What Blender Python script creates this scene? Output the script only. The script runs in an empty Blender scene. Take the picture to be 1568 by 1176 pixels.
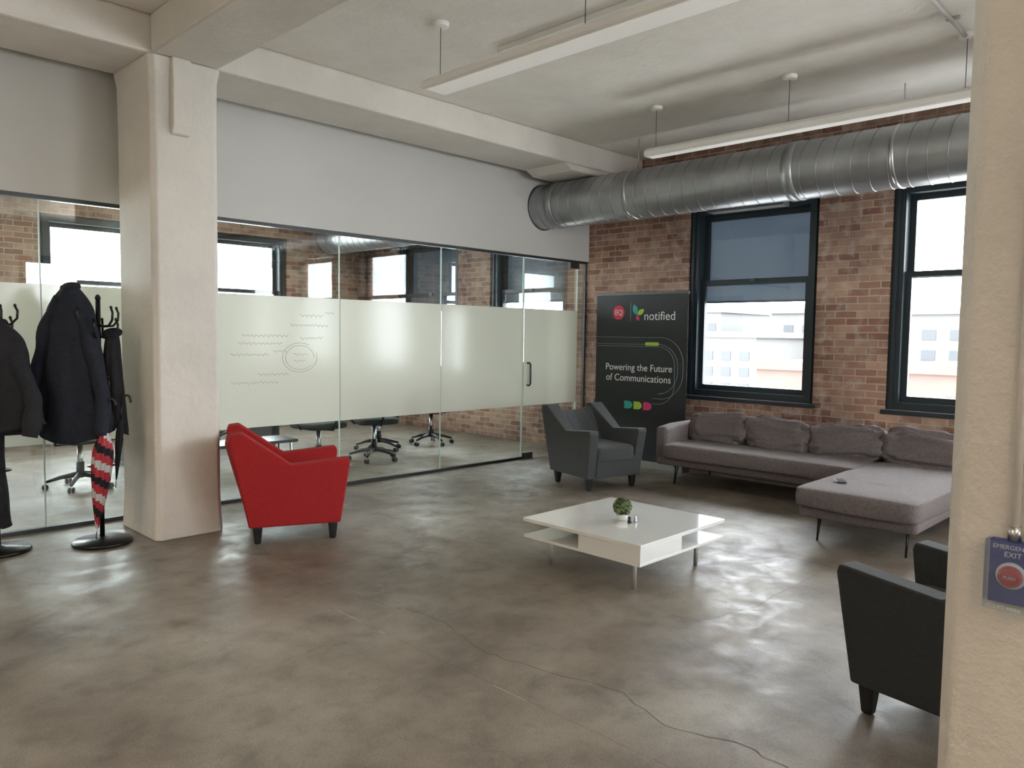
import bpy, bmesh, math, random
from mathutils import Vector, Matrix, noise
random.seed(7)
S=bpy.context.scene
try:
    S.view_settings.view_transform='Standard'
except Exception as e: print(e)

# ------------------------------------------------------------------ materials
def newmat(name):
    m=bpy.data.materials.new(name); m.use_nodes=True
    nt=m.node_tree; nt.nodes.clear()
    o=nt.nodes.new('ShaderNodeOutputMaterial')
    return m,nt,o
def P(name,col,rough=.6,metal=0,noise_s=0,noise_a=.1,bump=0,bump_s=60,emis=0,coat=0,sheen=0,trans=0):
    m,nt,o=newmat(name); N=nt.nodes; L=nt.links
    b=N.new('ShaderNodeBsdfPrincipled'); L.new(b.outputs[0],o.inputs[0])
    b.inputs['Base Color'].default_value=(*col,1); b.inputs['Roughness'].default_value=rough
    b.inputs['Metallic'].default_value=metal
    if coat: b.inputs['Coat Weight'].default_value=coat; b.inputs['Coat Roughness'].default_value=.05
    if sheen: b.inputs['Sheen Weight'].default_value=sheen
    if emis:
        b.inputs['Emission Color'].default_value=(*col,1); b.inputs['Emission Strength'].default_value=emis
    tc=N.new('ShaderNodeTexCoord')
    if noise_s:
        n=N.new('ShaderNodeTexNoise'); n.inputs['Scale'].default_value=noise_s; n.inputs['Detail'].default_value=5
        L.new(tc.outputs['Object'],n.inputs['Vector'])
        r=N.new('ShaderNodeValToRGB')
        r.color_ramp.elements[0].position=.3; r.color_ramp.elements[1].position=.7
        r.color_ramp.elements[0].color=(*[max(0,c*(1-noise_a)) for c in col],1)
        r.color_ramp.elements[1].color=(*[min(1,c*(1+noise_a)) for c in col],1)
        L.new(n.outputs['Fac'],r.inputs[0]); L.new(r.outputs[0],b.inputs['Base Color'])
    if bump:
        n2=N.new('ShaderNodeTexNoise'); n2.inputs['Scale'].default_value=bump_s; n2.inputs['Detail'].default_value=4
        L.new(tc.outputs['Object'],n2.inputs['Vector'])
        bp=N.new('ShaderNodeBump'); bp.inputs['Strength'].default_value=bump; bp.inputs['Distance'].default_value=.02
        L.new(n2.outputs['Fac'],bp.inputs['Height']); L.new(bp.outputs[0],b.inputs['Normal'])
    return m

def brick_mat():
    m,nt,o=newmat('brick'); N=nt.nodes; L=nt.links
    b=N.new('ShaderNodeBsdfPrincipled'); L.new(b.outputs[0],o.inputs[0]); b.inputs['Roughness'].default_value=.85
    tc=N.new('ShaderNodeTexCoord'); sx=N.new('ShaderNodeSeparateXYZ'); L.new(tc.outputs['Object'],sx.inputs[0])
    ad=N.new('ShaderNodeMath'); ad.operation='ADD'; L.new(sx.outputs[0],ad.inputs[0]); L.new(sx.outputs[1],ad.inputs[1])
    cx=N.new('ShaderNodeCombineXYZ'); L.new(ad.outputs[0],cx.inputs[0]); L.new(sx.outputs[2],cx.inputs[1])
    nz=N.new('ShaderNodeTexNoise'); nz.inputs['Scale'].default_value=6; L.new(tc.outputs['Object'],nz.inputs['Vector'])
    mx=N.new('ShaderNodeVectorMath'); mx.operation='MULTIPLY_ADD'; mx.inputs[1].default_value=(.014,.014,.014)
    L.new(nz.outputs['Color'],mx.inputs[0]); L.new(cx.outputs[0],mx.inputs[2])
    br=N.new('ShaderNodeTexBrick'); br.inputs['Scale'].default_value=1
    br.inputs['Brick Width'].default_value=.215; br.inputs['Row Height'].default_value=.072
    br.inputs['Mortar Size'].default_value=.007; br.inputs['Mortar Smooth'].default_value=.3; br.inputs['Bias'].default_value=0
    br.inputs['Color1'].default_value=(.215,.105,.076,1); br.inputs['Color2'].default_value=(.40,.265,.195,1)
    br.inputs['Mortar'].default_value=(.43,.365,.305,1)
    L.new(mx.outputs[0],br.inputs['Vector'])
    n2=N.new('ShaderNodeTexNoise'); n2.inputs['Scale'].default_value=1.3; n2.inputs['Detail'].default_value=7; L.new(tc.outputs['Object'],n2.inputs['Vector'])
    r=N.new('ShaderNodeValToRGB'); r.color_ramp.elements[0].position=.35; r.color_ramp.elements[1].position=.68
    r.color_ramp.elements[0].color=(.66,.60,.59,1); r.color_ramp.elements[1].color=(1.28,1.24,1.17,1)
    L.new(n2.outputs['Fac'],r.inputs[0])
    mm=N.new('ShaderNodeMix'); mm.data_type='RGBA'; mm.blend_type='MULTIPLY'; mm.inputs[0].default_value=1
    L.new(br.outputs['Color'],mm.inputs[6]); L.new(r.outputs[0],mm.inputs[7])
    n3=N.new('ShaderNodeTexNoise'); n3.inputs['Scale'].default_value=9; n3.inputs['Detail'].default_value=6; L.new(tc.outputs['Object'],n3.inputs['Vector'])
    r3=N.new('ShaderNodeValToRGB'); r3.color_ramp.elements[0].position=.5; r3.color_ramp.elements[1].position=.75
    r3.color_ramp.elements[0].color=(0,0,0,1); r3.color_ramp.elements[1].color=(.5,.5,.5,1)
    L.new(n3.outputs['Fac'],r3.inputs[0])
    m2=N.new('ShaderNodeMix'); m2.data_type='RGBA'; m2.inputs[7].default_value=(.56,.50,.43,1)
    L.new(r3.outputs[0],m2.inputs[0]); L.new(mm.outputs[2],m2.inputs[6])
    L.new(m2.outputs[2],b.inputs['Base Color'])
    bp=N.new('ShaderNodeBump'); bp.inputs['Strength'].default_value=.8; bp.inputs['Distance'].default_value=.012; bp.invert=True
    L.new(br.outputs['Fac'],bp.inputs['Height'])
    bp2=N.new('ShaderNodeBump'); bp2.inputs['Strength'].default_value=.4; bp2.inputs['Distance'].default_value=.01
    n4=N.new('ShaderNodeTexNoise'); n4.inputs['Scale'].default_value=40; L.new(tc.outputs['Object'],n4.inputs['Vector'])
    L.new(n4.outputs['Fac'],bp2.inputs['Height']); L.new(bp.outputs[0],bp2.inputs['Normal']); L.new(bp2.outputs[0],b.inputs['Normal'])
    return m

def floor_mat():
    m,nt,o=newmat('polished_concrete'); N=nt.nodes; L=nt.links
    b=N.new('ShaderNodeBsdfPrincipled'); L.new(b.outputs[0],o.inputs[0])
    tc=N.new('ShaderNodeTexCoord')
    def noi(s,d=6,dist=0,rough=.55):
        n=N.new('ShaderNodeTexNoise'); n.inputs['Scale'].default_value=s; n.inputs['Detail'].default_value=d
        n.inputs['Distortion'].default_value=dist; n.inputs['Roughness'].default_value=rough
        L.new(tc.outputs['Object'],n.inputs['Vector']); return n
    def ramp(src,stops):
        r=N.new('ShaderNodeValToRGB'); e=r.color_ramp.elements
        while len(e)<len(stops): e.new(.5)
        for i,(p,c) in enumerate(stops): e[i].position=p; e[i].color=(*c,1)
        L.new(src,r.inputs[0]); return r
    a=ramp(noi(.9,7,.3).outputs['Fac'],[(.32,(.138,.110,.083)),(.5,(.205,.174,.140)),(.66,(.27,.240,.200))])
    c=ramp(noi(3.4,12,.25,.66).outputs['Fac'],[(.30,(.60,.58,.55)),(.5,(1.0,1.0,1.0)),(.70,(1.22,1.22,1.22))])
    mm=N.new('ShaderNodeMix'); mm.data_type='RGBA'; mm.blend_type='MULTIPLY'; mm.inputs[0].default_value=1
    L.new(a.outputs[0],mm.inputs[6]); L.new(c.outputs[0],mm.inputs[7])
    sp=ramp(noi(120,3).outputs['Fac'],[(.35,(.80,.80,.80)),(.6,(1.08,1.08,1.08))])
    m3=N.new('ShaderNodeMix'); m3.data_type='RGBA'; m3.blend_type='MULTIPLY'; m3.inputs[0].default_value=1
    L.new(mm.outputs[2],m3.inputs[6]); L.new(sp.outputs[0],m3.inputs[7])
    st=ramp(noi(1.7,5,.2,.7).outputs['Fac'],[(.62,(1,1,1)),(.74,(.55,.51,.46))])
    m5=N.new('ShaderNodeMix'); m5.data_type='RGBA'; m5.blend_type='MULTIPLY'; m5.inputs[0].default_value=1
    L.new(m3.outputs[2],m5.inputs[6]); L.new(st.outputs[0],m5.inputs[7])
    L.new(m5.outputs[2],b.inputs['Base Color'])
    rr=ramp(noi(4.0,10,.5,.68).outputs['Fac'],[(.32,(.33,.33,.33)),(.66,(.60,.60,.60))])
    L.new(rr.outputs[0],b.inputs['Roughness'])
    b.inputs['Specular IOR Level'].default_value=.5
    bp=N.new('ShaderNodeBump'); bp.inputs['Strength'].default_value=.25; bp.inputs['Distance'].default_value=.02
    L.new(noi(4,7).outputs['Fac'],bp.inputs['Height']); L.new(bp.outputs[0],b.inputs['Normal'])
    return m

def concrete_paint(name,col,board=True,bstr=.35):
    m,nt,o=newmat(name); N=nt.nodes; L=nt.links
    b=N.new('ShaderNodeBsdfPrincipled'); L.new(b.outputs[0],o.inputs[0]); b.inputs['Roughness'].default_value=.7
    tc=N.new('ShaderNodeTexCoord')
    n=N.new('ShaderNodeTexNoise'); n.inputs['Scale'].default_value=1.5; n.inputs['Detail'].default_value=8; n.inputs['Roughness'].default_value=.65; L.new(tc.outputs['Object'],n.inputs['Vector'])
    r=N.new('ShaderNodeValToRGB'); r.color_ramp.elements[0].position=.3; r.color_ramp.elements[1].position=.7
    r.color_ramp.elements[0].color=(*[c*.88 for c in col],1); r.color_ramp.elements[1].color=(*[min(1,c*1.05) for c in col],1)
    L.new(n.outputs['Fac'],r.inputs[0]); L.new(r.outputs[0],b.inputs['Base Color'])
    n2=N.new('ShaderNodeTexNoise'); n2.inputs['Scale'].default_value=16; n2.inputs['Detail'].default_value=8; n2.inputs['Roughness'].default_value=.6; L.new(tc.outputs['Object'],n2.inputs['Vector'])
    bp=N.new('ShaderNodeBump'); bp.inputs['Strength'].default_value=bstr; bp.inputs['Distance'].default_value=.02
    L.new(n2.outputs['Fac'],bp.inputs['Height']); last=bp
    if board:
        sx=N.new('ShaderNodeSeparateXYZ'); L.new(tc.outputs['Object'],sx.inputs[0])
        mu=N.new('ShaderNodeMath'); mu.operation='MULTIPLY'; mu.inputs[1].default_value=1/.62; L.new(sx.outputs[0],mu.inputs[0])
        fr=N.new('ShaderNodeMath'); fr.operation='FRACT'; L.new(mu.outputs[0],fr.inputs[0])
        lt=N.new('ShaderNodeMath'); lt.operation='GREATER_THAN'; lt.inputs[1].default_value=.98; L.new(fr.outputs[0],lt.inputs[0])
        b2=N.new('ShaderNodeBump'); b2.inputs['Strength'].default_value=.8; b2.inputs['Distance'].default_value=.018
        L.new(lt.outputs[0],b2.inputs['Height']); L.new(bp.outputs[0],b2.inputs['Normal']); last=b2
    L.new(last.outputs[0],b.inputs['Normal'])
    return m

def glass_mat(name,tint=(.93,.97,.95),refl=.10):
    m,nt,o=newmat(name); N=nt.nodes; L=nt.links
    t=N.new('ShaderNodeBsdfTransparent'); t.inputs[0].default_value=(*tint,1)
    g=N.new('ShaderNodeBsdfGlossy'); g.inputs['Roughness'].default_value=.01; g.inputs[0].default_value=(1,1,1,1)
    lw=N.new('ShaderNodeLayerWeight'); lw.inputs[0].default_value=.25
    mu=N.new('ShaderNodeMath'); mu.operation='MULTIPLY_ADD'; mu.inputs[1].default_value=.55; mu.inputs[2].default_value=refl*.4
    L.new(lw.outputs['Fresnel'],mu.inputs[0])
    mx=N.new('ShaderNodeMixShader'); L.new(mu.outputs[0],mx.inputs[0]); L.new(t.outputs[0],mx.inputs[1]); L.new(g.outputs[0],mx.inputs[2]); L.new(mx.outputs[0],o.inputs[0])
    return m
def film_mat(name,col,tcol,ftrans,fclear,clear=(1,1,1),gloss=.06):
    m,nt,o=newmat(name); N=nt.nodes; L=nt.links
    d=N.new('ShaderNodeBsdfDiffuse'); d.inputs[0].default_value=(*col,1)
    t=N.new('ShaderNodeBsdfTranslucent'); t.inputs[0].default_value=(*tcol,1)
    a=N.new('ShaderNodeMixShader'); a.inputs[0].default_value=ftrans; L.new(d.outputs[0],a.inputs[1]); L.new(t.outputs[0],a.inputs[2])
    c=N.new('ShaderNodeBsdfTransparent'); c.inputs[0].default_value=(*clear,1)
    b=N.new('ShaderNodeMixShader'); b.inputs[0].default_value=fclear; L.new(a.outputs[0],b.inputs[1]); L.new(c.outputs[0],b.inputs[2])
    g=N.new('ShaderNodeBsdfGlossy'); g.inputs['Roughness'].default_value=.15
    e=N.new('ShaderNodeMixShader'); e.inputs[0].default_value=gloss; L.new(b.outputs[0],e.inputs[1]); L.new(g.outputs[0],e.inputs[2])
    L.new(e.outputs[0],o.inputs[0]); return m

M_brick=brick_mat(); M_floor=floor_mat()
M_ceil=concrete_paint('painted_concrete_ceiling',(.84,.80,.735))
M_col=concrete_paint('painted_concrete',(.73,.69,.63),False)
M_colr=concrete_paint('rough_painted_concrete',(.64,.595,.53),False,.7)
M_dry=P('drywall',(.60,.59,.56),.85,noise_s=1,noise_a=.03)
M_frame=P('window_frame_paint',(.012,.022,.029),.45)
M_glass=glass_mat('clear_glass'); M_wglass=glass_mat('window_glass',(.95,.97,.98),.05)
M_film=film_mat('frosted_film',(.76,.755,.695),(.80,.795,.72),.5,.02)
M_blind=film_mat('mesh_blind',(.14,.16,.18),(.135,.16,.185),.5,.010)
M_chan=P('dark_channel',(.06,.065,.065),.4,.6)
M_edge=P('glass_edge',(.55,.66,.60),.3,emis=0)
M_steel=P('brushed_steel',(.55,.55,.55),.3,1)
M_dsteel=P('dark_steel',(.10,.10,.10),.4,.8)
M_duct=P('galvanised_steel',(.38,.395,.405),.38,.85,noise_s=3,noise_a=.15)
M_seam=P('duct_seam',(.25,.26,.27),.4,.85)
M_white=P('white_enamel',(.82,.80,.76),.45)
M_lens=P('light_lens',(.88,.87,.83),.5,emis=.15)
M_lacq=P('white_lacquer',(.76,.76,.74),.08,coat=.6)
M_red=P('red_upholstery',(.32,.006,.008),.85,noise_s=60,noise_a=.12,bump=.2,bump_s=300)
M_grey=P('charcoal_upholstery',(.046,.049,.052),.85,noise_s=60,noise_a=.15,bump=.2,bump_s=300,sheen=.1)
M_blk=P('dark_upholstery',(.020,.022,.022),.85,noise_s=60,noise_a=.15,bump=.2,bump_s=300,sheen=.05)
M_sofa=P('taupe_grey_fabric',(.142,.117,.114),.9,noise_s=50,noise_a=.2,bump=.35,bump_s=200,sheen=.08)
M_blackp=P('black_plastic',(.012,.012,.013),.4)
M_blackm=P('black_metal',(.015,.015,.016),.3,.5)
M_navy=P('navy_wool',(.009,.012,.021),.9,noise_s=30,noise_a=.3,bump=.3,bump_s=120)
M_coat=P('black_cloth',(.009,.009,.012),.9,noise_s=30,noise_a=.3,bump=.3,bump_s=120)
M_leaf=P('leaf_green',(.055,.11,.03),.7,noise_s=40,noise_a=.4)
M_leaf2=P('leaf_light',(.22,.26,.13),.7)
M_pot=P('white_ceramic',(.8,.8,.78),.2)
M_pipe=P('conduit_grey',(.50,.48,.45),.5)

# ------------------------------------------------------------------ builder
class G:
    def __init__(s): s.bm=bmesh.new(); s.mats=[]; s.M=Matrix.Identity(4)
    def mi(s,m):
        if m not in s.mats: s.mats.append(m)
        return s.mats.index(m)
    def add(s,vs,fs,m,smooth=False):
        i=s.mi(m); V=[s.bm.verts.new(s.M@Vector(v)) for v in vs]
        for f in fs:
            try:
                F=s.bm.faces.new([V[k] for k in f]); F.material_index=i; F.smooth=smooth
            except ValueError: pass
    def box(s,x0,x1,y0,y1,z0,z1,m):
        vs=[(x,y,z) for z in (z0,z1) for y in (y0,y1) for x in (x0,x1)]
        s.add(vs,[(0,2,3,1),(4,5,7,6),(0,1,5,4),(2,6,7,3),(0,4,6,2),(1,3,7,5)],m)
    def prism(s,poly,a0,a1,m,axis='y'):
        n=len(poly)
        def mk(p,a):
            if axis=='y': return (p[0],a,p[1])
            if axis=='x': return (a,p[0],p[1])
            return (p[0],p[1],a)
        vs=[mk(p,a0) for p in poly]+[mk(p,a1) for p in poly]
        s.add(vs,[tuple(range(n))[::-1],tuple(range(n,2*n))]+[(i,(i+1)%n,(i+1)%n+n,i+n) for i in range(n)],m)
    def loft(s,rings,m,smooth=True,cap=True):
        n=len(rings[0]); vs=[p for r in rings for p in r]; fs=[]
        for k in range(len(rings)-1):
            for i in range(n):
                j=(i+1)%n; fs.append((k*n+i,k*n+j,(k+1)*n+j,(k+1)*n+i))
        if cap: fs.append(tuple(range(n))[::-1]); fs.append(tuple(range((len(rings)-1)*n,len(rings)*n)))
        s.add(vs,fs,m,smooth)
    def tube(s,pts,r,m,n=10,rad=None,flat=1):
        pts=[Vector(p) for p in pts]; rings=[]; prev=None
        for k,p in enumerate(pts):
            t=(pts[min(k+1,len(pts)-1)]-pts[max(k-1,0)]).normalized()
            if prev is None:
                u=t.orthogonal().normalized()
            else:
                u=(prev-t*prev.dot(t)).normalized()
            prev=u; w=t.cross(u); R=rad[k] if rad else r
            rings.append([tuple(p+u*math.cos(2*math.pi*i/n)*R+w*math.sin(2*math.pi*i/n)*R*flat) for i in range(n)])
        s.loft(rings,m)
    def cyl(s,p0,p1,r,m,n=24,r1=None):
        s.tube([p0,p1],r,m,n,[r,r if r1 is None else r1])
    def lathe(s,prof,c,m,n=32):
        s.loft([[(c[0]+r*math.cos(2*math.pi*i/n),c[1]+r*math.sin(2*math.pi*i/n),c[2]+z) for i in range(n)] for r,z in prof],m)
    def pillow(s,c,sz,m,e=.45,e2=.3,wr=.0,seed=0,rot=None,nu=40,nv=28):
        R=rot or Matrix.Identity(3); rings=[]
        sp=lambda v,e: math.copysign(abs(v)**e,v)
        for k in range(nv+1):
            ph=-math.pi/2+math.pi*k/nv; ph=max(min(ph,math.pi/2-.02),-math.pi/2+.02); ring=[]
            for i in range(nu):
                th=2*math.pi*i/nu
                x=sp(math.cos(ph),e)*sp(math.cos(th),e2); y=sp(math.cos(ph),e)*sp(math.sin(th),e2); z=sp(math.sin(ph),e)
                p=Vector((x*sz[0],y*sz[1],z*sz[2]))
                if wr:
                    q=Vector((x*2.2+seed*7.3,y*2.2,z*2.2)); p+=Vector((x,y,z)).normalized()*noise.noise(q*1.3)*wr+Vector((x,y,z)).normalized()*(1-abs(noise.noise(q*2.3))*2)*wr*.35
                ring.append(tuple(Vector(c)+R@p))
            rings.append(ring)
        s.loft(rings,m)
    def out(s,name,bevel=0,seg=2,loc=(0,0,0),rz=0,parent=None,subd=0):
        bmesh.ops.recalc_face_normals(s.bm,faces=s.bm.faces)
        me=bpy.data.meshes.new(name); s.bm.to_mesh(me); s.bm.free()
        for m in s.mats: me.materials.append(m)
        o=bpy.data.objects.new(name,me); S.collection.objects.link(o)
        o.location=loc; o.rotation_euler=(0,0,rz)
        if bevel:
            b=o.modifiers.new('bevel','BEVEL'); b.width=bevel; b.segments=seg; b.limit_method='ANGLE'; b.angle_limit=math.radians(38)
        if parent: o.parent=parent
        return o
def empty(name,loc=(0,0,0)):
    o=bpy.data.objects.new(name,None); S.collection.objects.link(o); o.location=loc; return o
FACE_W=Matrix(((0,0,-1),(-1,0,0),(0,1,0)))   # text facing -X
def text(name,body,loc,width,mat,parent,face=FACE_W,align='LEFT',extr=.0006,height=None,offset=0):
    c=bpy.data.curves.new(name,'FONT'); c.body=body; c.size=.1; c.align_x=align; c.extrude=extr; c.offset=offset
    o=bpy.data.objects.new(name,c); S.collection.objects.link(o); bpy.context.view_layer.update()
    k=width/max(o.dimensions.x,1e-4); ky=k if height is None else height/max(o.dimensions.y,1e-4)
    o.matrix_world=Matrix.Translation(loc)@face.to_4x4()@Matrix.Diagonal((k,ky,1,1))
    c.materials.append(mat); o.parent=parent; return o
def attach(o,p): 
    bpy.context.view_layer.update(); o.parent=p; o.matrix_parent_inverse=p.matrix_world.inverted(); return o

# ------------------------------------------------------------------ room shell
XW,YG,YB=7.9,6.43,11.4     # brick wall, glass wall, far conference wall
X0,Y0=-4.0,-5.0; ZC=3.66; TH=.38; SILL,HEAD=.83,3.0
DX,DZ,DR=7.0,3.055,.262
g=G(); g.box(X0-.3,XW+TH,Y0-.3,YB+TH,-.2,0,M_floor); g.out('floor')
g=G(); g.box(X0-.3,XW+TH,Y0-.3,YB+TH,ZC,ZC+.25,M_ceil)
g.out('ceiling')
def wall_with_windows(name,wins,a0,a1,mk,mat):
    g=G(); cur=a0
    for (w0,w1) in wins:
        mk(g,cur,w0,0,ZC,mat); mk(g,w0,w1,0,SILL,mat); mk(g,w0,w1,HEAD,ZC,mat); cur=w1
    mk(g,cur,a1,0,ZC,mat); return g.out(name)
east=[(-3.35,-1.82),(-1.11,.42),(1.13,2.66),(3.37,4.90),(6.75,8.25),(8.96,10.5)]
north=[(-1.2,.3),(.88,2.38),(2.86,4.36),(4.86,6.37)]
south=[(1.6,3.6),(4.1,6.1)]
wall_with_windows('wall_east',east,Y0,YB,lambda g,a,b,c,d,m:g.box(XW,XW+TH,a,b,c,d,m),M_brick)
wall_with_windows('wall_north',north,X0,XW+TH,lambda g,a,b,c,d,m:g.box(a,b,YB,YB+TH,c,d,m),M_brick)
wall_with_windows('wall_south',south,X0,XW+TH,lambda g,a,b,c,d,m:g.box(a,b,Y0-.3,Y0,c,d,m),M_dry)
g=G(); g.box(X0-.3,X0,Y0,YB,0,ZC,M_dry); g.out('wall_west')
g=G(); ya,yb=YG-.04,YG+.08; hb=.33
g.box(X0,DX-hb,ya,yb,2.47,ZC,M_dry); g.box(DX+hb,XW,ya,yb,2.47,ZC,M_dry)
g.box(DX-hb,DX+hb,ya,yb,2.47,DZ-hb,M_dry); g.box(DX-hb,DX+hb,ya,yb,DZ+hb,ZC,M_dry)
n=64; rc=DR+.012; ring=[];sq=[]
for i in range(n):
    a=2*math.pi*i/n; c,s_=math.cos(a),math.sin(a); k=hb/max(abs(c),abs(s_))
    ring.append((DX+rc*c,DZ+rc*s_)); sq.append((DX+k*c,DZ+k*s_))
vs=[(x,ya,z) for x,z in ring]+[(x,ya,z) for x,z in sq]+[(x,yb,z) for x,z in ring]+[(x,yb,z) for x,z in sq]; fs=[]
for i in range(n):
    j=(i+1)%n; fs+= [(i,j,n+j,n+i),(2*n+i,2*n+j,3*n+j,3*n+i),(i,j,2*n+j,2*n+i)]
g.add(vs,fs,M_dry)
g.box(X0,XW,YG-.02,YG+.035,2.441,2.4695,M_chan)
g.out('wall_glass_header')

def window(idx,w0,w1,kind,blind=0):
    g=G()
    def bx(u0,u1,d0,d1,z0,z1,m):
        if kind=='E': g.box(XW+d0,XW+d1,u0,u1,z0,z1,m)
        elif kind=='N': g.box(u0,u1,YB+d0,YB+d1,z0,z1,m)
        else: g.box(u0,u1,Y0-d1,Y0-d0,z0,z1,m)
    F=M_frame; mid=2.14; e=.002
    a,b=w0+e,w1-e; zb,zt=SILL+e,HEAD-e
    bx(a,a+.11,.04,.24,zb,zt,F); bx(b-.11,b,.04,.24,zb,zt,F)
    bx(a+.11,b-.11,.04,.24,zt-.09,zt,F); bx(a+.11,b-.11,.04,.24,zb,zb+.07,F)
    bx(a+.03,a+.06,.02,.04,zb,zt,F); bx(b-.06,b-.03,.02,.04,zb,zt,F)
    for (d,z0,z1) in ((.17,mid-.03,zt-.09),(.11,zb+.07,mid+.03)):
        bx(a+.11,a+.165,d,d+.045,z0,z1,F); bx(b-.165,b-.11,d,d+.045,z0,z1,F)
        bx(a+.165,b-.165,d,d+.045,z0,z0+.06,F); bx(a+.165,b-.165,d,d+.045,z1-.055,z1,F)
        bx(a+.165,b-.165,d+.02,d+.026,z0+.06,z1-.055,M_wglass)
    bx((a+b)/2-.03,(a+b)/2+.03,.09,.11,mid+.0,mid+.03,M_dsteel)
    if blind:
        bx(a+.115,b-.115,.222,.226,blind,zt-.09,M_blind); bx(a+.115,b-.115,.218,.232,blind-.02,blind,F)
    g.out('window_%d'%idx)
i=1
for (w,bl) in zip(east,(0,0,0,1.93,2.0,1.9)): window(i,*w,'E',bl); i+=1
for w in north: window(i,*w,'N',0); i+=1
for w in south: window(i,*w,'S',0); i+=1
g=G()
for w in east: g.box(XW-.015,XW+.04,w[0]-.03,w[1]+.03,SILL-.045,SILL-.001,M_frame)
g.out('trim_1',.004)

# beams
ZB=3.40
g=G()
g.box(X0,XW,5.57,6.25,ZB,ZC,M_col)
g.box(X0,XW,-.1,.55,ZB,ZC,M_col)
g.prism([(6.45,ZB+.02),(6.62,3.335),(7.9,3.335),(7.9,ZB+.02)],5.60,6.22,M_col)
g.out('beam_cross',.02)
g=G(); g.box(2.09,2.57,.551,5.569,ZB,ZC,M_col); g.box(2.09,2.57,Y0,-.101,ZB,ZC,M_col)
g.box(2.09,2.57,6.52,YB,ZB,ZC,M_col)
g.out('beam_long',.02)
def column(y0,y1,name,fin=False,mat=None):
    M=mat or M_col
    g=G(); c=.035
    oc=lambda e:[(2.09-e+c,y0-e),(2.57+e-c,y0-e),(2.57+e,y0-e+c),(2.57+e,y1+e-c),(2.57+e-c,y1+e),(2.09-e+c,y1+e),(2.09-e,y1+e-c),(2.09-e,y0-e+c)]
    zs=[0,.3,1.2,2.2,2.95,3.3,3.40]; es=[0.012,.0,0,0,0,.004,.02]
    g.loft([[(x,y,z) for x,y in oc(e)] for z,e in zip(zs,es)],M,False)
    if fin:
        g.prism([(y0+.01,2.87),(y0-.03,2.88),(y0-.055,2.94),(y0-.055,3.40),(y0+.01,3.40)],2.22,2.35,M,'x')
    return g.out(name,.01)
column(5.57,6.25,'concrete_column',True)
column(-.1,.55,'concrete_column',False,M_colr)

# floor cracks and joints (thin filled grooves in the slab)
M_crack=P('crack',(.07,.058,.046),.9); M_joint=P('joint_filler',(.40,.37,.31),.7)
g=G()
def crack(pts,w,wob,seed,mat,step=.04):
    P_=[]
    for a,b in zip(pts[:-1],pts[1:]):
        a=Vector(a);b=Vector(b);n=max(2,int((b-a).length/step))
        for k in range(n): P_.append(a+(b-a)*k/n)
    P_.append(Vector(pts[-1])); Q=[]
    for k,p in enumerate(P_):
        Q.append(Vector((p.x+wob*(noise.noise(Vector((k*.08,seed,0)))+.35*noise.noise(Vector((k*.6,seed,3)))),p.y+wob*.3*noise.noise(Vector((k*.17,seed,9))),0)))
    vs=[];fs=[]
    for k,p in enumerate(Q):
        t=(Q[min(k+1,len(Q)-1)]-Q[max(k-1,0)]).normalized(); nn=Vector((-t.y,t.x,0))
        ww=w*(.5+.8*abs(noise.noise(Vector((k*.6,seed,5)))))
        vs+= [(p.x+nn.x*ww,p.y+nn.y*ww,.0009),(p.x-nn.x*ww,p.y-nn.y*ww,.0009)]
        if k: fs.append((2*k-2,2*k-1,2*k+1,2*k))
    g.add(vs,fs,mat)
crack([(2.55,3.3),(2.49,2.55),(2.52,2.2),(2.57,1.87),(2.50,1.6),(2.57,1.3),(2.52,.8)],.0024,.07,1,M_crack)
crack([(2.52,3.3),(2.44,4.1),(2.56,5.2)],.0014,.08,2,M_crack)
crack([(3.45,2.1),(4.0,1.98),(4.9,2.0),(5.4,1.8)],.0013,.08,4,M_crack)
crack([(2.26,3.55),(2.26,3.30)],.005,.003,7,M_joint); crack([(2.255,3.15),(2.255,3.08)],.006,.003,8,M_joint); crack([(2.25,2.30),(2.25,2.10)],.005,.003,9,M_joint)
crack([(2.255,5.5),(2.255,.6)],.0010,.004,10,M_crack)
cr=g.out('floor_cracks')

# ------------------------------------------------------------------ glass partition
joints=[-3.98,-2.2,-.93,.34,1.61,2.88,4.15,5.43,6.72]
g=G()
for a,b in zip(joints[:-1],joints[1:]):
    g.box(a+.004,b-.004,YG,YG+.012,.03,2.44,M_glass)
    g.box(a+.006,b-.006,YG-.004,YG-.001,.65,1.83,M_film)
    g.box(b-.004,b+.004,YG-.001,YG+.013,.03,2.44,M_edge)
g.box(X0,6.72,YG-.015,YG+.03,0,.03,M_chan)
part=g.out('glass_partition')
g=G(); g.box(7.74,7.88,YG,YG+.012,.03,2.44,M_glass)
g.box(7.875,7.899,YG-.01,YG+.02,.0,2.44,M_chan); g.box(7.74,7.899,YG-.015,YG+.03,0,.03,M_chan)
g.out('glass_sidelight')
g=G()
g.box(6.732,7.73,YG,YG+.012,.012,2.43,M_glass); g.box(6.735,7.727,YG-.004,YG-.001,.65,1.83,M_film)
g.box(6.728,6.733,YG-.001,YG+.013,.012,2.43,M_edge); g.box(7.729,7.734,YG-.001,YG+.013,.012,2.43,M_edge)
g.box(6.735,6.90,YG-.02,YG+.032,.0,.075,M_dsteel); g.box(7.58,7.73,YG-.02,YG+.032,.005,.06,M_dsteel)
g.box(7.56,7.735,YG-.02,YG+.032,2.37,2.44,M_dsteel)
for s_ in (-1,1):
    y0=YG-.004 if s_<0 else YG+.012
    pts=[(6.80,y0,.90),(6.80,y0+s_*.04,.90),(6.80,y0+s_*.055,.92),(6.80,y0+s_*.055,1.15),(6.80,y0+s_*.04,1.17),(6.80,y0,1.17)]
    g.tube(pts,.012,M_dsteel,12)
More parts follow.
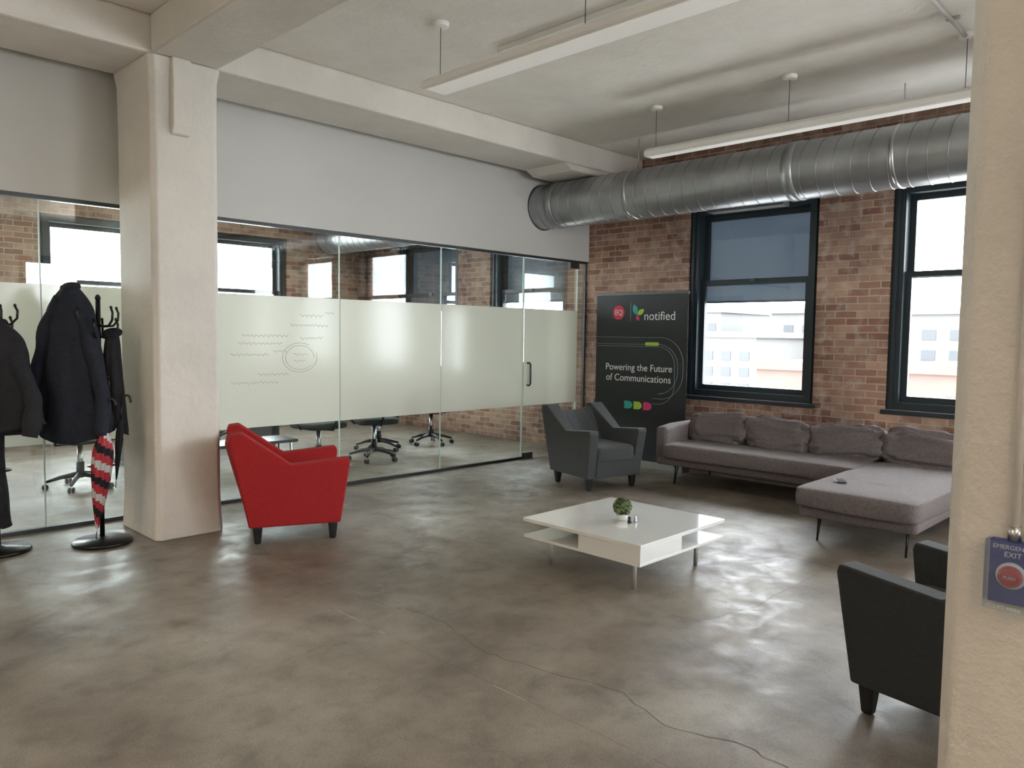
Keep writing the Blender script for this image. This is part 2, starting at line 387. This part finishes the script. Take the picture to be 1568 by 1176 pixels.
g.out('door_1')
M_ink=P('faint_marker',(.24,.26,.25),.6)
g=G(); yy=YG-.0055
def scrib(x,z,w,h,n,seed):
    random.seed(seed); pts=[]
    for k in range(n):
        f=k/(n-1); pts.append((x+w*f,yy,z+h*math.sin(k*2.1+random.random())*(.4+.6*random.random())))
    g.tube(pts,.0014,M_ink,5)
for k,(x,z,w) in enumerate([(3.72,1.66,.25),(3.99,1.69,.10),(3.62,1.57,.40),(3.15,1.47,.45),(3.12,1.40,.42),(3.72,1.45,.25),(3.05,1.30,.35),(3.45,1.33,.15),(3.05,1.05,.45),(3.3,1.12,.3),(3.66,1.30,.14),(3.66,1.24,.12)]):
    scrib(x,z,w,.016,int(w*70),k)
for r,e in ((.14,0),(.17,1)): g.tube([(3.72+r*1.05*math.cos(t*.2+e),yy,1.27+r*.8*math.sin(t*.2+e)) for t in range(29)],.0014,M_ink,5)
attach(g.out('whiteboard_scribbles'),part)
random.seed(11)

# ------------------------------------------------------------------ duct
g=G()
def ring_y(y,r,n=56): return [(DX+r*math.cos(2*math.pi*i/n),y,DZ+r*math.sin(2*math.pi*i/n)) for i in range(n)]
ys=[-4.9+ .5*k for k in range(33)]; ys=[y for y in ys if y<11.2]
g.loft([ring_y(y,DR) for y in ys],M_duct)
n=int((11-(-4.8))/.15*40)
g.tube([(DX+DR*math.cos(2*math.pi*k/40),-4.8+.15*k/40,DZ+DR*math.sin(2*math.pi*k/40)) for k in range(n)],.005,M_seam,5)
for y in (.2,3.2,6.1,9.2):
    g.loft([ring_y(y-.05,DR+.001),ring_y(y-.05,DR+.009),ring_y(y+.05,DR+.009),ring_y(y+.05,DR+.001)],M_duct)
for y in (3.75,1.35,-1.1,8.0):
    g.box(DX+.02,DX+.16,y-.4,y+.4,DZ-.285,DZ-.235,M_dsteel)
for y in (5.0,2.3,-.6,8.6):
    g.cyl((DX,y,DZ+DR-.01),(DX,y,ZC-.001),.005,M_steel,8)
    g.loft([ring_y(y-.015,DR+.001),ring_y(y-.015,DR+.005),ring_y(y+.015,DR+.005),ring_y(y+.015,DR+.001)],M_steel)
g.out('air_duct')

# ------------------------------------------------------------------ lights
def fill_strip(x,y0,y1,pw,up=True,col=(1,.96,.90),z=3.30,w=.08):
    l=bpy.data.lights.new('added_fill_lamp','AREA'); l.shape='RECTANGLE'; l.size=w; l.size_y=y1-y0; l.energy=pw; l.color=col  # added fill emitter, used only by the unseen pendants
    o=bpy.data.objects.new('added_fill_lamp',l); S.collection.objects.link(o); o.location=(x,(y0+y1)/2,z); o.rotation_euler=(math.pi if up else 0,0,0)
def linear_light(x,y0,y1,w=.16,pw=0,down=0):
    g=G(); z=3.20
    g.prism([(x-w/2,z+.01),(x-w/2+.015,z),(x+w/2-.015,z),(x+w/2,z+.01),(x+w/2,z+.045),(x+w*.3,z+.075),(x-w*.3,z+.075),(x-w/2,z+.045)],y0,y1,M_white)
    g.box(x-w/2+.025,x+w/2-.025,y0+.03,y1-.03,z-.004,z+.001,M_lens)
    for y in (y0+.08,(y0+y1)/2,y1-.08):
        g.cyl((x,y,z+.07),(x,y,ZC-.03),.003,M_dsteel,8)
        g.lathe([(.02,-.035),(.055,-.03),(.06,0)],(x,y,ZC-.001),M_white,20)
        g.box(x-.02,x+.02,y-.02,y+.02,z+.07,z+.085,M_steel)
    if pw: fill_strip(x,y0,y1,pw,z=z+.10)
    if down: fill_strip(x,y0,y1,down,False,z=z-.01)
    return g.out('linear_pendant_light',.003)
linear_light(3.54,1.55,4.30,.22)
linear_light(6.18,1.55,4.30,.15)
linear_light(.3,-3.6,-.9,.22,55); linear_light(-1.8,1.55,4.3,.22,45); linear_light(4.6,-3.6,-.9,.22,70)  # unseen pendants added out of view, their uplights brighten the ceiling
linear_light(4.3,7.3,10.3,.22,30,30); linear_light(.6,7.3,10.3,.22,20,28)  # unseen pendants added in the conference room to brighten the frosted film
g=G(); g.box(4.12,4.26,.56,4.24,ZC-.045,ZC-.001,M_white); g.out('surface_strip',.004)  # plain white strip along the ceiling
g=G(); g.tube([(6.12,1.63,ZC-.03),(4.27,1.60,ZC-.03)],.014,M_pipe,12)
for x in (5.8,5.0,4.5): g.box(x-.015,x+.015,1.58,1.66,ZC-.02,ZC-.001,M_pipe)
g.out('ceiling_conduit')

# ------------------------------------------------------------------ armchair
def armchair(mat,loc,rz):
    g=G(); F=mat
    W=.365; T=.105
    prof=[(.315,.125),(.38,.565),(.37,.60),(-.03,.565),(-.36,.80),(-.435,.79),(-.45,.74),(-.32,.125)]
    for s_ in (-1,1):
        n=len(prof); vs=[]
        for (x,z) in prof:
            f=(z-.125)/.65; flare=.035*f
            vs.append((x,s_*(W-.035+flare),z))
        for (x,z) in prof:
            f=(z-.125)/.65; flare=.03*f
            back=max(0,min(1,(-x-.05)/.3))
            vs.append((x,s_*(W-.035+flare-T-.05*back*f),z))
        fs=[tuple(range(n)),tuple(range(n,2*n))]+[(i,(i+1)%n,(i+1)%n+n,i+n) for i in range(n)]
        g.add(vs,fs,F)
    secs=[-W+.06,-.13,0,.13,W-.06]
    top=[.79,.735,.718,.735,.79]; dx=[0,-.02,-.03,-.02,0]
    rings=[]
    for y,zt,d in zip(secs,top,dx):
        rings.append([(-.305+d*.4,y,.125),(-.44+d,y,zt-.03),(-.425+d,y,zt),(-.35+d,y,zt),(-.32+d,y,zt-.03),(-.15,y,.38),(-.15,y,.125)])
    g.loft(rings,F,False)
    g.box(-.22,.30,-.24,.24,.125,.30,F)
    g.pillow((.05,0,.355),(.31,.245,.085),F,.28,.22)
    g.prism([(-.24,.125),(.325,.125),(.355,.33),(-.22,.33)],-.235,.235,F)
    for x in (-.26,.265):
        for y in (-.27,.27):
            g.loft([[(x+a*w,y+b*w,z) for a,b in ((-1,-1),(1,-1),(1,1),(-1,1))] for z,w in ((0,.022),(.128,.034))],M_blackp,False)
    return g.out('armchair',.012,3,loc,rz)
armchair(M_red,(2.93,5.19,0),math.radians(-24))
armchair(M_grey,(6.14,4.84,0),math.radians(-104))
armchair(M_blk,(3.39,.768,0),math.radians(80))

# ------------------------------------------------------------------ sofa
F=M_sofa
sofa=empty('sectional_sofa',(6.6,3.0,0))
def ch(g,name,bev,seg=3):
    o=g.out(name,bev,seg); o.parent=sofa; o.matrix_parent_inverse=Matrix.Translation((-6.6,-3.0,0)); return o
g=G()
g.box(6.72,7.62,1.60,4.50,.19,.275,F); g.box(5.54,6.72,1.62,2.44,.19,.275,F)
ch(g,'base_frame',.03,4)
g=G()
g.pillow((7.02,3.42,.345),(.355,.98,.078),F,.22,.12,.012,1,nu=96,nv=24)
g.pillow((6.42,2.03,.345),(.95,.43,.078),F,.22,.12,.016,2,nu=96,nv=24)
ch(g,'seat_cushions',0)
g=G()
g.prism([(7.36,.20),(7.62,.20),(7.66,.60),(7.50,.62)],1.60,4.50,F)
g.prism([(6.74,.20),(7.62,.20),(7.62,.61),(6.98,.60),(6.74,.575)],4.385,4.52,F)
ch(g,'back_and_arm',.035,4)
g=G()
for k,(yc,hw) in enumerate(((4.05,.325),(3.41,.335),(2.75,.335),(2.03,.39))):
    R=Matrix.Rotation(math.radians(16),3,'Y')@Matrix.Rotation(math.radians((-4,4,-4,4)[k]),3,'X')
    g.pillow((7.26,yc,.54),(.115,hw,.16),F,.5,.33,.045,k+3,R,nu=72,nv=40)
ch(g,'back_cushions',0)
g=G()
for x,y in ((5.68,2.34),(5.68,1.72),(6.80,4.30),(7.5,4.30),(7.5,1.72),(6.8,2.6)):
    g.tube([(x,y,.2),(x-.015,y,.0)],.008,M_blackm,8); g.box(x-.02,x+.06,y-.012,y+.012,.175,.195,M_blackm)
    g.tube([(x+.05,y,.185),(x-.013,y,.012)],.006,M_blackm,8)
ch(g,'legs',0)
g=G(); g.box(-.075,.075,-.036,.036,0,.008,M_blackp); g.out('smartphone',.003,2,(5.86,2.26,.434),.5)

# ------------------------------------------------------------------ coffee table
g=G(); L=M_lacq; x0,x1,y0,y1=3.61,4.56,2.50,3.43; xm,ym=(x0+x1)/2,(y0+y1)/2
g.box(x0,x1,y0,y1,.290,.312,L)
g.box(x0+.005,x1-.005,y0+.005,y1-.005,.183,.200,L)
def carc(a,b,c,d):
    g.box(a,b,c,d,.2005,.2895,L)
carc(x0+.006,xm-.03,y0+.006,ym-.0); carc(xm+.03,x1-.006,ym,y1-.006)
carc(xm-.03,xm+.03,ym-.2,ym+.2)
g.box(x0+.0045,xm-.034,y0+.0045,y0+.006,.203,.287,L)
for x in (x0+.13,x1-.13):
    for y in (y0+.13,y1-.13): g.cyl((x,y,0),(x,y,.183),.014,M_steel,20); g.cyl((x,y,.17),(x,y,.183),.03,M_steel,20)
g.out('coffee_table',.003)
pc=(4.03,2.94,.3125)
g=G(); g.lathe([(.022,0),(.030,.002),(.036,.038),(.038,.044),(.034,.044),(.03,.03)],pc,M_pot,28)
c=Vector((pc[0],pc[1],pc[2]+.088)); 
g.lathe([(.012,-.044),(.042,-.026),(.049,0),(.042,.028),(.012,.050)],c,M_leaf,20)
for k in range(620):
    v=Vector((random.gauss(0,1),random.gauss(0,1),random.gauss(0,1))).normalized()
    u=v.orthogonal().normalized(); u=(Matrix.Rotation(random.random()*6.28,3,v)@u); w=v.cross(u)
    p=c+v*.046; t=p+v*.017+u*.009; s=.0055
    g.add([tuple(p-w*s*.5),tuple(p+u*.004-w*s+v*.009),tuple(t+u*.006),tuple(p+u*.004+w*s+v*.009),tuple(p+w*s*.5)],[(0,1,2,3,4)],M_leaf if k%5<2 else M_leaf2)
g.out('topiary_plant')
g=G(); 
g.lathe([(.012,0),(.014,.01),(.008,.024),(.011,.032),(.006,.042),(.001,.044)],(4.00,2.86,.3125),M_blackp,16)
g.out('dark_figurine')  # small dark figurine beside the plant
g=G(); g.lathe([(.012,0),(.013,.012),(.007,.026),(.010,.036),(.001,.042)],(4.05,2.85,.3125),M_steel,16)
g.out('steel_figurine')  # second small figurine, in steel

# ------------------------------------------------------------------ banner
ban=empty('retractable_banner',(7.42,5.2,0))
M_ban=P('banner_vinyl',(.011,.015,.017),.5); M_bwhite=P('print_white',(.75,.75,.75),.6); M_bred=P('print_red',(.52,.03,.06),.6)
M_bgreen=P('print_green',(.35,.55,.05),.6); M_bteal=P('print_teal',(.03,.35,.30),.6); M_bmag=P('print_pink',(.60,.04,.16),.6); M_bline=P('print_line',(.30,.36,.38),.6)
bx=7.42; Yl,Yr=5.86,4.585
g=G(); g.box(bx,bx+.004,Yr,Yl,.07,2.0,M_ban); g.box(bx-.012,bx+.016,Yr-.005,Yl+.005,1.99,2.02,M_dsteel)
g.box(bx-.06,bx+.09,Yr-.01,Yl+.01,0.0,.075,M_steel); g.cyl((bx+.03,(Yl+Yr)/2,.07),(bx+.03,(Yl+Yr)/2,2.0),.01,M_steel,12)
attach(g.out('panel_and_base',.002),ban)
bf=bx-.0025
def disc(g,y,z,r,m,x=bf,n=32):
    g.prism([(y+r*math.cos(2*math.pi*i/n),z+r*math.sin(2*math.pi*i/n)) for i in range(n)],x,x+.002,m,'x')
def leaf(g,y,z,w,h,rot,m,x=bf):
    pts=[]
    for i in range(9): t=i/8; pts.append((t*w,h*math.sin(math.pi*t)**.8*.5))
    for i in range(1,8): t=1-i/8; pts.append((t*w,-h*math.sin(math.pi*t)**.8*.5))
    c,s=math.cos(rot),math.sin(rot)
    g.prism([(y-(p[0]*c-p[1]*s),z+p[0]*s+p[1]*c) for p in pts],x,x+.002,m,'x')
g=G(); disc(g,5.53,1.79,.085,M_bred)
g.box(bf,bf+.002,5.355,5.36,1.69,1.90,M_bline)
leaf(g,5.27,1.76,.13,.07,math.radians(110),M_bteal); leaf(g,5.26,1.76,.11,.06,math.radians(35),M_bgreen); leaf(g,5.27,1.755,.07,.045,math.radians(-65),M_bmag)
def swoosh(zt,rr,yend,zb,yb):
    yc=yend+rr; pts=[(bf,5.85,zt),(bf,yc,zt)]
    for k in range(1,12): a=math.pi/2*k/12; pts.append((bf,yc-rr*math.sin(a),zt-rr+rr*math.cos(a)))
    pts.append((bf,yend,zb+rr))
    for k in range(1,13): a=math.pi/2*k/12; pts.append((bf,yc-rr*math.cos(a),zb+rr-rr*math.sin(a)))
    pts.append((bf,yb,zb)); g.tube(pts,.0022,M_bline,6)
swoosh(1.50,.30,4.63,.80,5.03); swoosh(1.42,.25,4.70,.86,4.9); swoosh(1.395,.22,4.74,.74,5.03)
g.prism([(5.13,1.405),(4.97,1.405),(4.95,1.425),(4.97,1.445),(5.13,1.445),(5.15,1.425)],bf-.001,bf+.002,M_bgreen,'x')
for k,m in enumerate((M_bteal,M_bgreen,M_bmag)):
    y=5.42-k*.135; pts=[(y,.66),(y,.75)]
    for q in range(9):
        a=math.pi/2-math.pi*q/8; pts.append((y-.06-.055*math.cos(a),.705+.045*math.sin(a)))
    g.prism([(p[0],p[1]) for p in pts],bf,bf+.002,m,'x')
attach(g.out('printed_graphics'),ban)
for (nm,b_,l,w) in (('logo_text','EQ',(bf-.001,5.585,1.762),.105),('brand_text','notified',(bf,5.17,1.70),.41),('headline_text','Powering the Future',(bf,5.71,1.11),.93),('headline_text_lower','of Communications',(bf,5.70,.985),.91)):
    attach(text(nm,b_,l,w,M_bwhite,None),ban)

# ------------------------------------------------------------------ coat racks and clothes
def coat_rack(x,y,ang):
    g=G(); m=M_blackm
    g.lathe([(.19,0),(.195,.012),(.185,.028),(.05,.036),(.02,.05)],(x,y,0),m,40)
    g.cyl((x,y,.03),(x,y,1.72),.016,m,18); g.lathe([(.016,0),(.02,.012),(.012,.03),(.002,.036)],(x,y,1.71),m,18)
    for lvl,(zz,nn,rr) in enumerate(((1.60,4,.15),(1.52,4,.12),(1.12,4,.10))):
        for k in range(nn):
            a=ang+2*math.pi*k/nn+(.75 if lvl==1 else 0); c,s_=math.cos(a),math.sin(a)
            pts=[(0,-.06),(.04,-.075),(rr*.75,-.07),(rr,-.03),(rr*1.03,.02),(rr*.93,.05)]
            g.tube([(x+c*r,y+s_*r,zz+h) for r,h in pts],.008,m,8)
            g.lathe([(.003,-.010),(.012,0),(.003,.012)],(x+c*rr*.93,y+s_*rr*.93,zz+.055),m,10)
    g.lathe([(.017,0),(.09,.0),(.09,.006),(.017,.006)],(x,y,.55),m,24)
    return g.out('coat_rack')
coat_rack(1.80,5.80,.3); coat_rack(1.22,6.02,1.0)
Rv=Vector((.701,-.713,0)); Fv=Vector((.713,.701,0))
def garment(name,c,ztop,zbot,w,d,mat,seed,sleeves=True,shoulder=.12,collar=True):
    g=G(); n=96; rings=[]; K=40; c=Vector((c[0],c[1],0)); H=ztop-zbot
    for k in range(K+1):
        f=k/K; z=ztop-H*f
        if f<shoulder*1.8: ww=.035+(w*.60-.035)*math.sin(min(1,f/(shoulder*1.8))*math.pi/2)
        else: ww=w*(.60+.40*((f-shoulder*1.8)/(1-shoulder*1.8))**1.1)
        dd=.03+(d-.03)*min(1,(f/.3))**.6
        amp=.03+.20*f; ring=[]
        for i in range(n):
            t=2*math.pi*i/n
            fold=math.sin(t*4+seed+f*1.5)*.5+math.sin(t*7+seed*2.1-f*2.5)*.35+math.sin(t*13+seed*.7+f*3)*.15
            q=noise.noise(Vector((math.cos(t)*2+seed,math.sin(t)*2,f*5)))
            r=1+amp*(fold*.8+q)
            zz=z+(.04*math.sin(t*2+seed)+.02*q)*f
            p=c+Rv*(math.cos(t)*ww*r)+Fv*(math.sin(t)*dd*r)+Vector((0,0,zz)); ring.append(tuple(p))
        rings.append(ring)
    g.loft(rings,mat)
    if collar:
        g.tube([tuple(c+Rv*(.05*math.cos(a))+Fv*(.035*math.sin(a))+Vector((0,0,ztop-.02+.02*math.sin(a)))) for a in [k*.45 for k in range(15)]],.018,mat,10)
    if sleeves:
        for s_ in (-1,1):
            pts=[];rad=[]; off=.0 if s_<0 else .06
            for k in range(26):
                f=k/25; q=noise.noise(Vector((f*5,seed+s_*3,0)))
                pts.append(tuple(c+Rv*(s_*(w*(.22+.66*min(1,f*1.5)**.75)+.015*q))-Fv*(.025+.05*f+.02*math.sin(f*5+seed))+Vector((0,0,ztop-.09-off-f*H*.84))))
                rad.append((.035+.03*min(1,f*3))*(1+.07*math.sin(f*22+seed)+.16*q)*(1-.12*f))
            g.tube(pts,.06,mat,20,rad,.8)
    return g.out(name)
garment('hanging_jacket',(1.655,5.885),1.81,.76,.26,.12,M_navy,1.3)
garment('hanging_jacket',(1.88,5.77),1.50,.80,.085,.07,M_coat,4.2,False)
garment('hanging_coat',(1.23,5.93),1.55,.84,.29,.12,M_coat,2.2)
garment('hanging_trousers',(1.17,6.02),1.2,.22,.13,.09,M_coat,5.1,False)
def umbrella(base,top,cols,rmax,helix):
    g=G(); b=Vector(base); t=Vector(top); ax=(t-b); Lh=ax.length; ax.normalize(); u=ax.orthogonal().normalized(); w=ax.cross(u)
    n=32; K=40; vs=[]
    for k in range(K+1):
        f=k/K; r=rmax*(.12+.88*math.sin(min(1,f*1.25)*math.pi/2)**.9) if f<.8 else rmax*(1-.55*(f-.8)/.2)
        for i in range(n):
            a=2*math.pi*i/n; rr=r*(1+.16*math.sin(8*a+f*5)); p=b+ax*(Lh*(.08+.72*f))+u*math.cos(a)*rr+w*math.sin(a)*rr; vs.append(tuple(p))
    V=[g.bm.verts.new(v) for v in vs]
    for k in range(K):
        for i in range(n):
            j=(i+1)%n; F=g.bm.faces.new((V[k*n+i],V[k*n+j],V[(k+1)*n+j],V[(k+1)*n+i])); F.smooth=True
            F.material_index=g.mi(cols[int((i/n*3+k/K*helix))%len(cols)])
    g.cyl(tuple(b),tuple(b+ax*Lh*.1),.004,M_steel,8); g.cyl(tuple(b+ax*Lh*.75),tuple(t),.006,M_blackm,8)
    g.tube([tuple(t+ax*(.05*math.sin(a)+0)+Rv*(.03-.03*math.cos(a))) for a in [math.pi*k/10 for k in range(11)]],.009,M_blackp,10)
    return g.out('folded_umbrella')
M_ured=P('umbrella_red',(.38,.02,.035),.6); M_uwh=P('umbrella_white',(.5,.5,.5),.6)
pb=Vector((1.80,5.80,0))
umbrella(tuple(pb-Fv*.12+Rv*.02+Vector((0,0,.06))),tuple(pb-Fv*.10+Rv*.10+Vector((0,0,.98))),[M_ured,M_uwh,M_ured,M_coat],.06,12)
umbrella(tuple(pb-Fv*.02+Rv*.11+Vector((0,0,.40))),tuple(pb-Fv*.02+Rv*.165+Vector((0,0,1.00))),[M_coat],.022,2)

# ------------------------------------------------------------------ emergency exit button on the near column
ex=empty('emergency_exit_button',(2.07,.40,.96))
M_blue=P('blue_sign',(.012,.035,.19),.35); M_btn=P('red_button',(.42,.02,.02),.3,coat=.5); M_lbl=P('sign_white',(.65,.65,.65),.5)
M_cover=glass_mat('clear_cover',(.9,.95,1),.2)
g=G(); yc,zc=.398,.965; xf=2.088
g.box(xf-.025,xf,yc-.046,yc+.046,zc-.072,zc+.075,M_blue)
g.M=Matrix.Translation((xf-.026,yc,zc-.004))@Matrix.Rotation(-math.pi/2,4,'Y')
g.lathe([(.031,0),(.031,.005),(.027,.010)],(0,0,0),M_lbl,28); g.lathe([(.025,.006),(.025,.018),(.020,.023),(.001,.025)],(0,0,0),M_btn,28)
g.M=Matrix.Identity(4)
for a,b_ in ((-.050,-.048),(.048,.050)): g.box(xf-.055,xf-.001,yc+a,yc+b_,zc-.082,zc+.079,M_cover)
g.box(xf-.057,xf-.055,yc-.050,yc+.050,zc-.082,zc+.079,M_cover)
attach(g.out('housing',.003),ex)
for nm,b_,l,w in (('label_top','EMERGENCY',(xf-.0262,yc+.040,zc+.056),.080),('label_exit','EXIT',(xf-.0262,yc+.017,zc+.038),.034),('label_push','PUSH',(xf-.0515,yc+.012,zc-.008),.024),('label_lower','LIFT HERE',(xf-.058,yc+.026,zc-.078),.052)):
    attach(text(nm,b_,l,w,M_lbl,None,extr=.0003),ex)
g=G(); g.cyl((xf-.014,yc,zc+.076),(xf-.014,yc,3.40),.009,M_col,16)
g.cyl((xf-.014,yc,zc+.0765),(xf-.014,yc,zc+.11),.014,M_steel,16)
g.out('wall_conduit')

# ------------------------------------------------------------------ conference room
def office_chair(x,y,rz):
    g=G(); m=M_blackp
    for k in range(5):
        a=2*math.pi*k/5; c,s_=math.cos(a),math.sin(a)
        g.tube([(c*.03,s_*.03,.13),(c*.17,s_*.17,.11),(c*.29,s_*.29,.075)],.02,m,8,[.026,.02,.014])
        t=Vector((-s_,c,0))*.016
        for q in (-1,1):
            p=Vector((c*.29,s_*.29,.028))+t*q
            g.cyl(tuple(p-t*.5),tuple(p+t*.5),.028,m,18)
    g.cyl((0,0,.1),(0,0,.43),.025,M_steel,16); g.cyl((0,0,.1),(0,0,.25),.035,m,16)
    g.pillow((0,0,.475),(.25,.25,.045),M_blk,.5,.35)
    R=Matrix.Rotation(math.radians(-10),3,'Y')
    g.pillow((-.27,0,.82),(.03,.22,.25),M_blk,.5,.35,rot=R)
    g.tube([(-.05,0,.43),(-.25,0,.44),(-.31,0,.55),(-.31,0,.8)],.016,m,8)
    for q in (-1,1):
        g.tube([(0,q*.24,.44),(0,q*.29,.5),(0,q*.29,.66)],.013,m,8); g.box(-.13,.12,q*.29-.03,q*.29+.03,.66,.69,m)
    return g.out('office_chair',0,2,(x,y,0),rz)
for x,y,r in ((5.35,7.55,1.3),(5.85,8.15,2.4),(6.72,8.15,3.3),(4.6,7.55,1.7),(2.3,8.0,.4),(1.4,8.2,1.1),(4.9,10.2,4.6)): office_chair(x,y,r)
M_dtop=P('dark_table',(.03,.03,.032),.25)
g=G(); g.box(2.6,5.2,8.45,9.55,.71,.745,M_dtop); 
for x in (3.1,4.7): g.box(x-.05,x+.05,8.7,9.3,.04,.71,M_dtop); g.box(x-.08,x+.08,8.5,9.5,0,.04,M_dtop)
g.out('conference_table',.006)
g=G(); g.box(3.05,4.0,6.95,7.35,0.40,.43,M_dtop); 
for x in (3.1,3.95):
    for y in (7.0,7.3): g.cyl((x,y,0),(x,y,.40),.015,M_steel,12)
g.out('side_table',.004)

# ------------------------------------------------------------------ outside
M_bw=P('pale_facade',(.098,.0965,.0945),.9); M_bwin=P('facade_windows',(.046,.050,.055),.8); M_bbr=P('red_facade',(.088,.056,.047),.9,noise_s=.5,noise_a=.08); M_gr=P('outdoor_ground',(.6,.6,.58),.9)
def building(name,x0,x1,y0,y1,zt,m,fw,fh,ww,wh):
    g=G(); g.box(x0,x1,y0,y1,-20,zt,m)
    z=zt-1.2-wh
    while z>-19:
        y=y0+.6
        while y+ww<y1: g.box(x0-.06,x0+.05,y,y+ww,z,z+wh,M_bwin); y+=fw
        z-=fh
    g.box(x0-.3,x1+.3,y0-.3,y1+.3,zt,zt+.5,m); g.out(name)
building('apartment_building',60,75,30.5,44,1.6,M_bw,1.7,1.35,.9,.75)
building('apartment_tower',78,90,33,38,4.2,M_bw,2.0,1.7,1.0,.9)
building('apartment_tower',78,90,44,52,4.4,M_bw,2.0,1.7,1.0,.9)
building('office_building',66,80,12,24,3.6,M_bw,2.0,1.6,1.0,.8)
building('brick_warehouse',46,57,19.0,23.3,-.4,M_bbr,2.4,2.6,.5,.9)
building('brick_warehouse',46,57,6,15.5,-.3,M_bbr,2.6,2.8,.6,1.0)
g=G(); g.box(-60,200,-120,200,-20.5,-20,M_gr); g.out('outdoor_ground')

# ------------------------------------------------------------------ light
w=bpy.data.worlds.new('World'); S.world=w; w.use_nodes=True; nt=w.node_tree
bg=nt.nodes['Background']; bg.inputs[0].default_value=(.955,.975,1,1); bg.inputs[1].default_value=20.0
def portal(loc,rot,sx,sy):
    l=bpy.data.lights.new('window_portal','AREA'); l.shape='RECTANGLE'; l.size=sx; l.size_y=sy; l.cycles.is_portal=True
    o=bpy.data.objects.new('window_portal',l); S.collection.objects.link(o); o.location=loc; o.rotation_euler=rot
zc=(SILL+HEAD)/2; hh=HEAD-SILL
for a,b in east: portal((XW+TH+.02,(a+b)/2,zc),(0,math.pi/2,0),hh,b-a)
for a,b in north: portal(((a+b)/2,YB+TH+.02,zc),(-math.pi/2,0,0),b-a,hh)
for a,b in south: portal(((a+b)/2,Y0-.32,zc),(math.pi/2,0,0),b-a,hh)
def ceil_lamp(x,y,pw,col):
    g=G(); g.box(x-.3,x+.3,y-.6,y+.6,ZC-.06,ZC-.001,M_white); g.out('ceiling_light_panel')
    l=bpy.data.lights.new('ceiling_lamp','AREA'); l.shape='RECTANGLE'; l.size=.5; l.size_y=1.1; l.energy=pw; l.color=col
    o=bpy.data.objects.new('ceiling_lamp',l); S.collection.objects.link(o); o.location=(x,y,ZC-.065)
ceil_lamp(-2.9,2.9,80,(1,.80,.60)); ceil_lamp(-1.9,-2.5,80,(1,.80,.60))

# ------------------------------------------------------------------ camera
cam=bpy.data.cameras.new('camera'); cam.sensor_width=36; cam.lens=36*1178/1568; cam.clip_start=.05; cam.clip_end=500
co=bpy.data.objects.new('camera',cam); S.collection.objects.link(co)
yaw,pit,roll=math.radians(44.5),math.radians(3.6),math.radians(.78)
fw=Vector((math.cos(yaw)*math.cos(pit),math.sin(yaw)*math.cos(pit),-math.sin(pit)))
r0=Vector((math.sin(yaw),-math.cos(yaw),0)); u0=r0.cross(fw)
r=r0*math.cos(roll)+u0*math.sin(roll); u=r.cross(fw)
Mx=Matrix((r,u,-fw)).transposed().to_4x4(); Mx.translation=(0,0,1.5); co.matrix_world=Mx
S.camera=co
